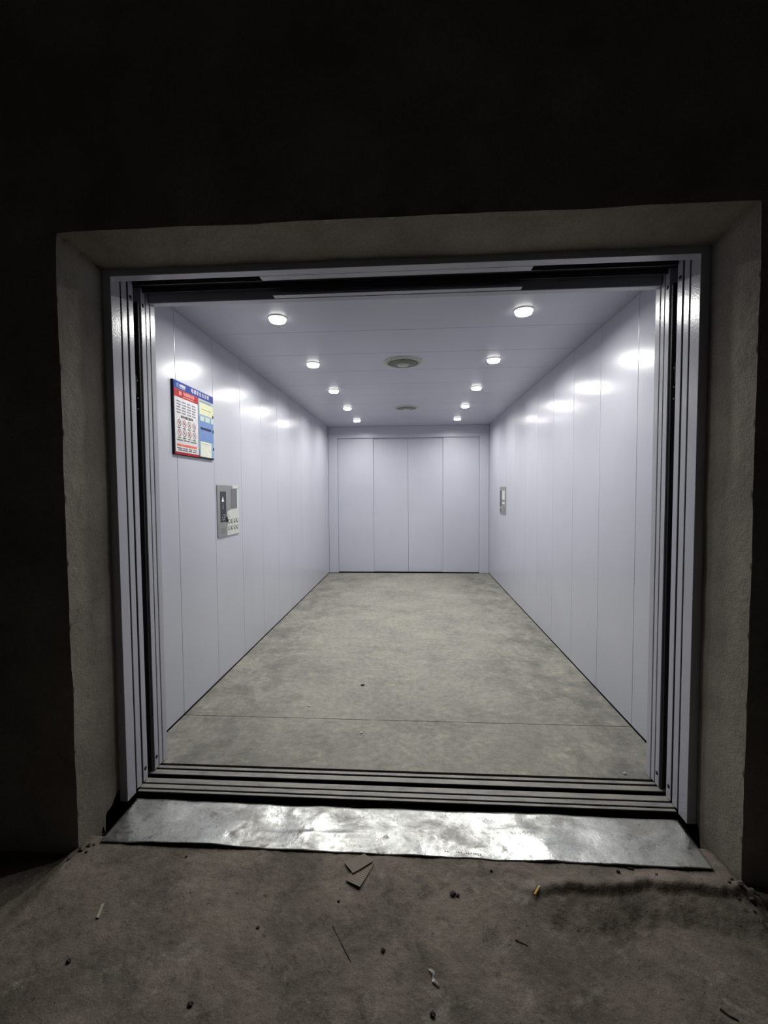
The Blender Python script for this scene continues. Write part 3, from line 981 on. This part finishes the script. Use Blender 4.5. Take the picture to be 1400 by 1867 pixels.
# ------------------------------------------------------------------ litter on the hall floor
def put(name, bm, mat, label, cat, group=None, parent=None, sm=False):
    o = link(name, bm, mat, parent, sm=sm)
    if parent is None:
        tag(o, label, cat, group)
    return o

def corrugated(name, corners, zoff, label, thick=0.0024, ridges=15):
    a, b, c, d = [Vector((x, y, 0)) for x, y in corners]
    b2 = bmesh.new()
    NU, NV = ridges * 4, 6
    zb = max(floor_z(p.x, p.y) for p in (a, b, c, d)) + zoff
    top, bot = [], []
    for j in range(NV + 1):
        rt, rb = [], []
        for i in range(NU + 1):
            u, v = i / NU, j / NV
            p = a.lerp(b, v).lerp(d.lerp(c, v), u)
            w = 0.0006 * math.sin(u * ridges * 2 * math.pi)
            e = 0.002 * noise.noise(Vector((p.x * 20, p.y * 20, 1)))
            rt.append(b2.verts.new((p.x, p.y, zb + thick + w + e)))
            rb.append(b2.verts.new((p.x, p.y, zb + e)))
        top.append(rt)
        bot.append(rb)
    for j in range(NV):
        for i in range(NU):
            b2.faces.new((top[j][i], top[j + 1][i], top[j + 1][i + 1], top[j][i + 1]))
            b2.faces.new((bot[j][i], bot[j][i + 1], bot[j + 1][i + 1], bot[j + 1][i]))
    for i in range(NU):
        b2.faces.new((top[0][i], top[0][i + 1], bot[0][i + 1], bot[0][i]))
        b2.faces.new((top[NV][i + 1], top[NV][i], bot[NV][i], bot[NV][i + 1]))
    for j in range(NV):
        b2.faces.new((top[j + 1][0], top[j][0], bot[j][0], bot[j + 1][0]))
        b2.faces.new((top[j][NU], top[j + 1][NU], bot[j + 1][NU], bot[j][NU]))
    bmesh.ops.recalc_face_normals(b2, faces=b2.faces[:])
    return put(name, b2, 'cardboard', label, 'cardboard', 'cardboard scraps by the metal sheet')
corrugated('cardboard_scrap', [(-0.168, -0.902), (-0.114, -0.927), (-0.073, -0.828), (-0.127, -0.803)], 0.001, 'ribbed cardboard scrap lying under another scrap by the metal sheet', ridges=13)
corrugated('cardboard_scrap', [(-0.184, -0.832), (-0.145, -0.878), (-0.075, -0.822), (-0.113, -0.790)], 0.0055, 'ribbed cardboard scrap lying on top of another by the metal sheet', ridges=13)

def rod(b2, p0, p1, r0, r1=None, n=12, cap=True):
    p0, p1 = Vector(p0), Vector(p1)
    r1 = r0 if r1 is None else r1
    q = (p1 - p0).to_track_quat('Z', 'Y').to_matrix().to_4x4()
    lathe(b2, [(r0, 0), (r1, (p1 - p0).length)], n, Matrix.Translation(p0) @ q, cap, cap)

x, y = 0.495, -0.905
z = floor_z(x, y) + 0.0045
bt = tag(empty('cigarette_butt', (x, y, z - 0.004)), 'short yellow cigarette butt lying on the concrete floor', 'cigarette butt')
b2 = bmesh.new(); rod(b2, (x - 0.014, y - 0.018, z), (x + 0.007, y + 0.009, z), 0.0042); link('filter', b2, 'butt', bt, sm=True)
b2 = bmesh.new(); rod(b2, (x + 0.007, y + 0.009, z), (x + 0.013, y + 0.017, z), 0.0041, 0.0036); link('paper_end', b2, 'buttwhite', bt, sm=True)

def lump(name, x, y, r, mat, label, cat, group, seed, flat=0.6, zf=None):
    if name == 'dirt_clod':
        r *= 0.8
    b2 = bmesh.new()
    bmesh.ops.create_icosphere(b2, subdivisions=2, radius=1.0)
    zb = floor_z(x, y) if zf is None else zf
    for v in b2.verts:
        k = 1 + 0.8 * noise.noise(v.co * 1.7 + Vector((seed * 3.1, seed * 1.7, 0)))
        c = v.co * k * r
        v.co = Vector((x + c.x * 1.15, y + c.y, zb + r * flat * 0.75 + c.z * flat))
    lowz = min(v.co.z for v in b2.verts)
    for v in b2.verts:
        v.co.z += zb - lowz - 0.0006
    return put(name, b2, mat, label, cat, group)

lump('dirt_clod', 0.206, -0.930, 0.010, 'clod', 'black dirt clod on the floor between cardboard and cigarette butt', 'dirt clod', 'dark clods', 1)
lump('dirt_clod', 0.222, -0.934, 0.006, 'clod', 'small black clod touching the bigger black clod', 'dirt clod', 'dark clods', 2)
lump('dirt_clod', 0.806, -0.810, 0.007, 'clod', 'black clod on the raised floor edge right of the cigarette butt', 'dirt clod', 'dark clods', 3)
lump('dirt_clod', 0.935, -0.818, 0.005, 'clod', 'upright black clod near the right end of the metal sheet', 'dirt clod', 'dark clods', 4)
lump('dirt_clod', -0.181, -0.973, 0.005, 'clod', 'tiny black clod on the floor just below the cardboard scraps', 'dirt clod', 'dark clods', 5)
lump('dirt_clod', -0.424, -1.073, 0.006, 'clod', 'black clod in the stained patch at the left of the floor', 'dirt clod', 'dark clods', 6)
lump('dirt_clod', -0.783, -0.835, 0.005, 'clod', 'tiny black speck below the left half of the metal sheet', 'dirt clod', 'dark clods', 7)
lump('dirt_clod', 0.121, -1.274, 0.009, 'clod', 'flat black clod at the bottom middle of the floor', 'dirt clod', 'dark clods', 8)
lump('dirt_clod', -0.021, -1.119, 0.007, 'clod', 'elongated black clod in the middle of the floor above the foil scrap', 'dirt clod', 'dark clods', 10)
lump('dirt_clod', 0.352, -0.832, 0.006, 'clod', 'small dark clod just below the middle of the metal sheet', 'dirt clod', 'dark clods', 11)
lump('dirt_clod', -0.535, -1.29, 0.008, 'clod', 'black clod at the bottom left edge of the floor', 'dirt clod', 'dark clods', 12)
lump('dirt_clod', -0.952, -1.203, 0.007, 'clod', 'black clod below the pale splinter at the far left', 'dirt clod', 'dark clods', 9)

# pale wooden splinter
x, y = -0.965, -1.05
z = floor_z(x, y)
b2 = bmesh.new()
poly_prism(b2, [Vector((-0.962, -1.074, z + 0.001)), Vector((-0.953, -1.074, z + 0.001)), Vector((-0.969, -1.025, z + 0.002)), Vector((-0.977, -1.027, z + 0.002))], (0, 0, 1), 0.003)
put('wood_splinter', b2, 'stick', 'pale flat wood splinter on the left part of the floor', 'splinter')
# crumpled foil scrap
x, y = 0.130, -1.186
b2 = bmesh.new()
prev = None
for i in range(9):
    u = i / 8
    c = Vector((x - 0.012 + 0.022 * u + 0.004 * math.sin(u * 7), y + 0.024 - 0.046 * u, 0))
    w = 0.0045 + 0.002 * math.sin(u * 11)
    zz = floor_z(c.x, c.y) + 0.0015 + 0.003 * abs(math.sin(u * 6))
    cur = [b2.verts.new((c.x - w, c.y, zz)), b2.verts.new((c.x, c.y + 0.001, zz + 0.003)), b2.verts.new((c.x + w, c.y, zz)), b2.verts.new((c.x, c.y, zz - 0.001))]
    if prev:
        for q in range(4):
            b2.faces.new((prev[q], prev[(q + 1) % 4], cur[(q + 1) % 4], cur[q]))
    else:
        b2.faces.new(cur)
    prev = cur
b2.faces.new(list(reversed(prev)))
bmesh.ops.recalc_face_normals(b2, faces=b2.faces[:])
put('foil_scrap', b2, 'foil', 'crumpled pale foil scrap near the bottom middle of the floor', 'scrap')
# twigs
def twig(pts, r, label):
    b2 = bmesh.new()
    ps = [Vector((x_, y_, floor_z(x_, y_) + r)) for x_, y_ in pts]
    for a_, b_ in zip(ps, ps[1:]):
        rod(b2, a_, b_, r, r * 0.8, 8)
    put('twig', b2, 'twig', label, 'twig', 'twigs on the floor')
twig([(0.918, -1.175), (0.933, -1.190), (0.950, -1.200)], 0.0024, 'dark bent twig at the lower right of the floor')
twig([(-0.187, -1.054), (-0.150, -1.105), (-0.114, -1.154)], 0.0011, 'thin straight straw on the floor below the cardboard scraps')
twig([(0.385, -1.063), (0.42, -1.073)], 0.0014, 'thin short straw on the floor below the cigarette butt')
twig([(0.848, -0.790), (0.868, -0.796)], 0.0028, 'short dark twig just below the right end of the metal sheet')

# crumbs on the lift floor
for i, (x, y, r, mt_, lb) in enumerate(((-0.274, 0.588, 0.010, 'clod', 'small black crumb in the middle of the lift floor'), (-0.572, 0.275, 0.006, 'pebblelight', 'small white crumb on the lift floor behind the floor joint'),
                                        (-0.213, -0.015, 0.006, 'pebblelight', 'small white crumb on the lift floor before the floor joint'), (1.062, -0.302, 0.006, 'pebblelight', 'small white crumb at the right front corner of the lift floor'))):
    lump('crumb', x, y, r, mt_, lb, 'crumb', 'crumbs on the lift floor', 20 + i, 0.6, 0.0)

# rubble at the foot of the reveals
spots = [(1.186, -0.822, 0.010), (1.203, -0.842, 0.014), (1.168, -0.836, 0.008), (1.222, -0.868, 0.011), (1.242, -0.842, 0.013), (1.262, -0.905, 0.016), (1.231, -0.931, 0.012), (1.205, -0.902, 0.008), (1.285, -0.945, 0.012), (1.178, -0.872, 0.007)]
for i, (x, y, r) in enumerate(spots):
    lump('rubble_stone', x, y, r * 0.62, 'pebble', 'small grey rubble stone at the foot of the right reveal', 'rubble', 'rubble by the right reveal', 40 + i)
spots = [(-1.190, -0.802, 0.012), (-1.205, -0.822, 0.016), (-1.178, -0.832, 0.009), (-1.222, -0.862, 0.012), (-1.176, -0.795, 0.008)]
for i, (x, y, r) in enumerate(spots):
    lump('rubble_stone', x, y, r * 0.62, 'pebble', 'small grey rubble stone at the foot of the left reveal', 'rubble', 'rubble by the left reveal', 60 + i)
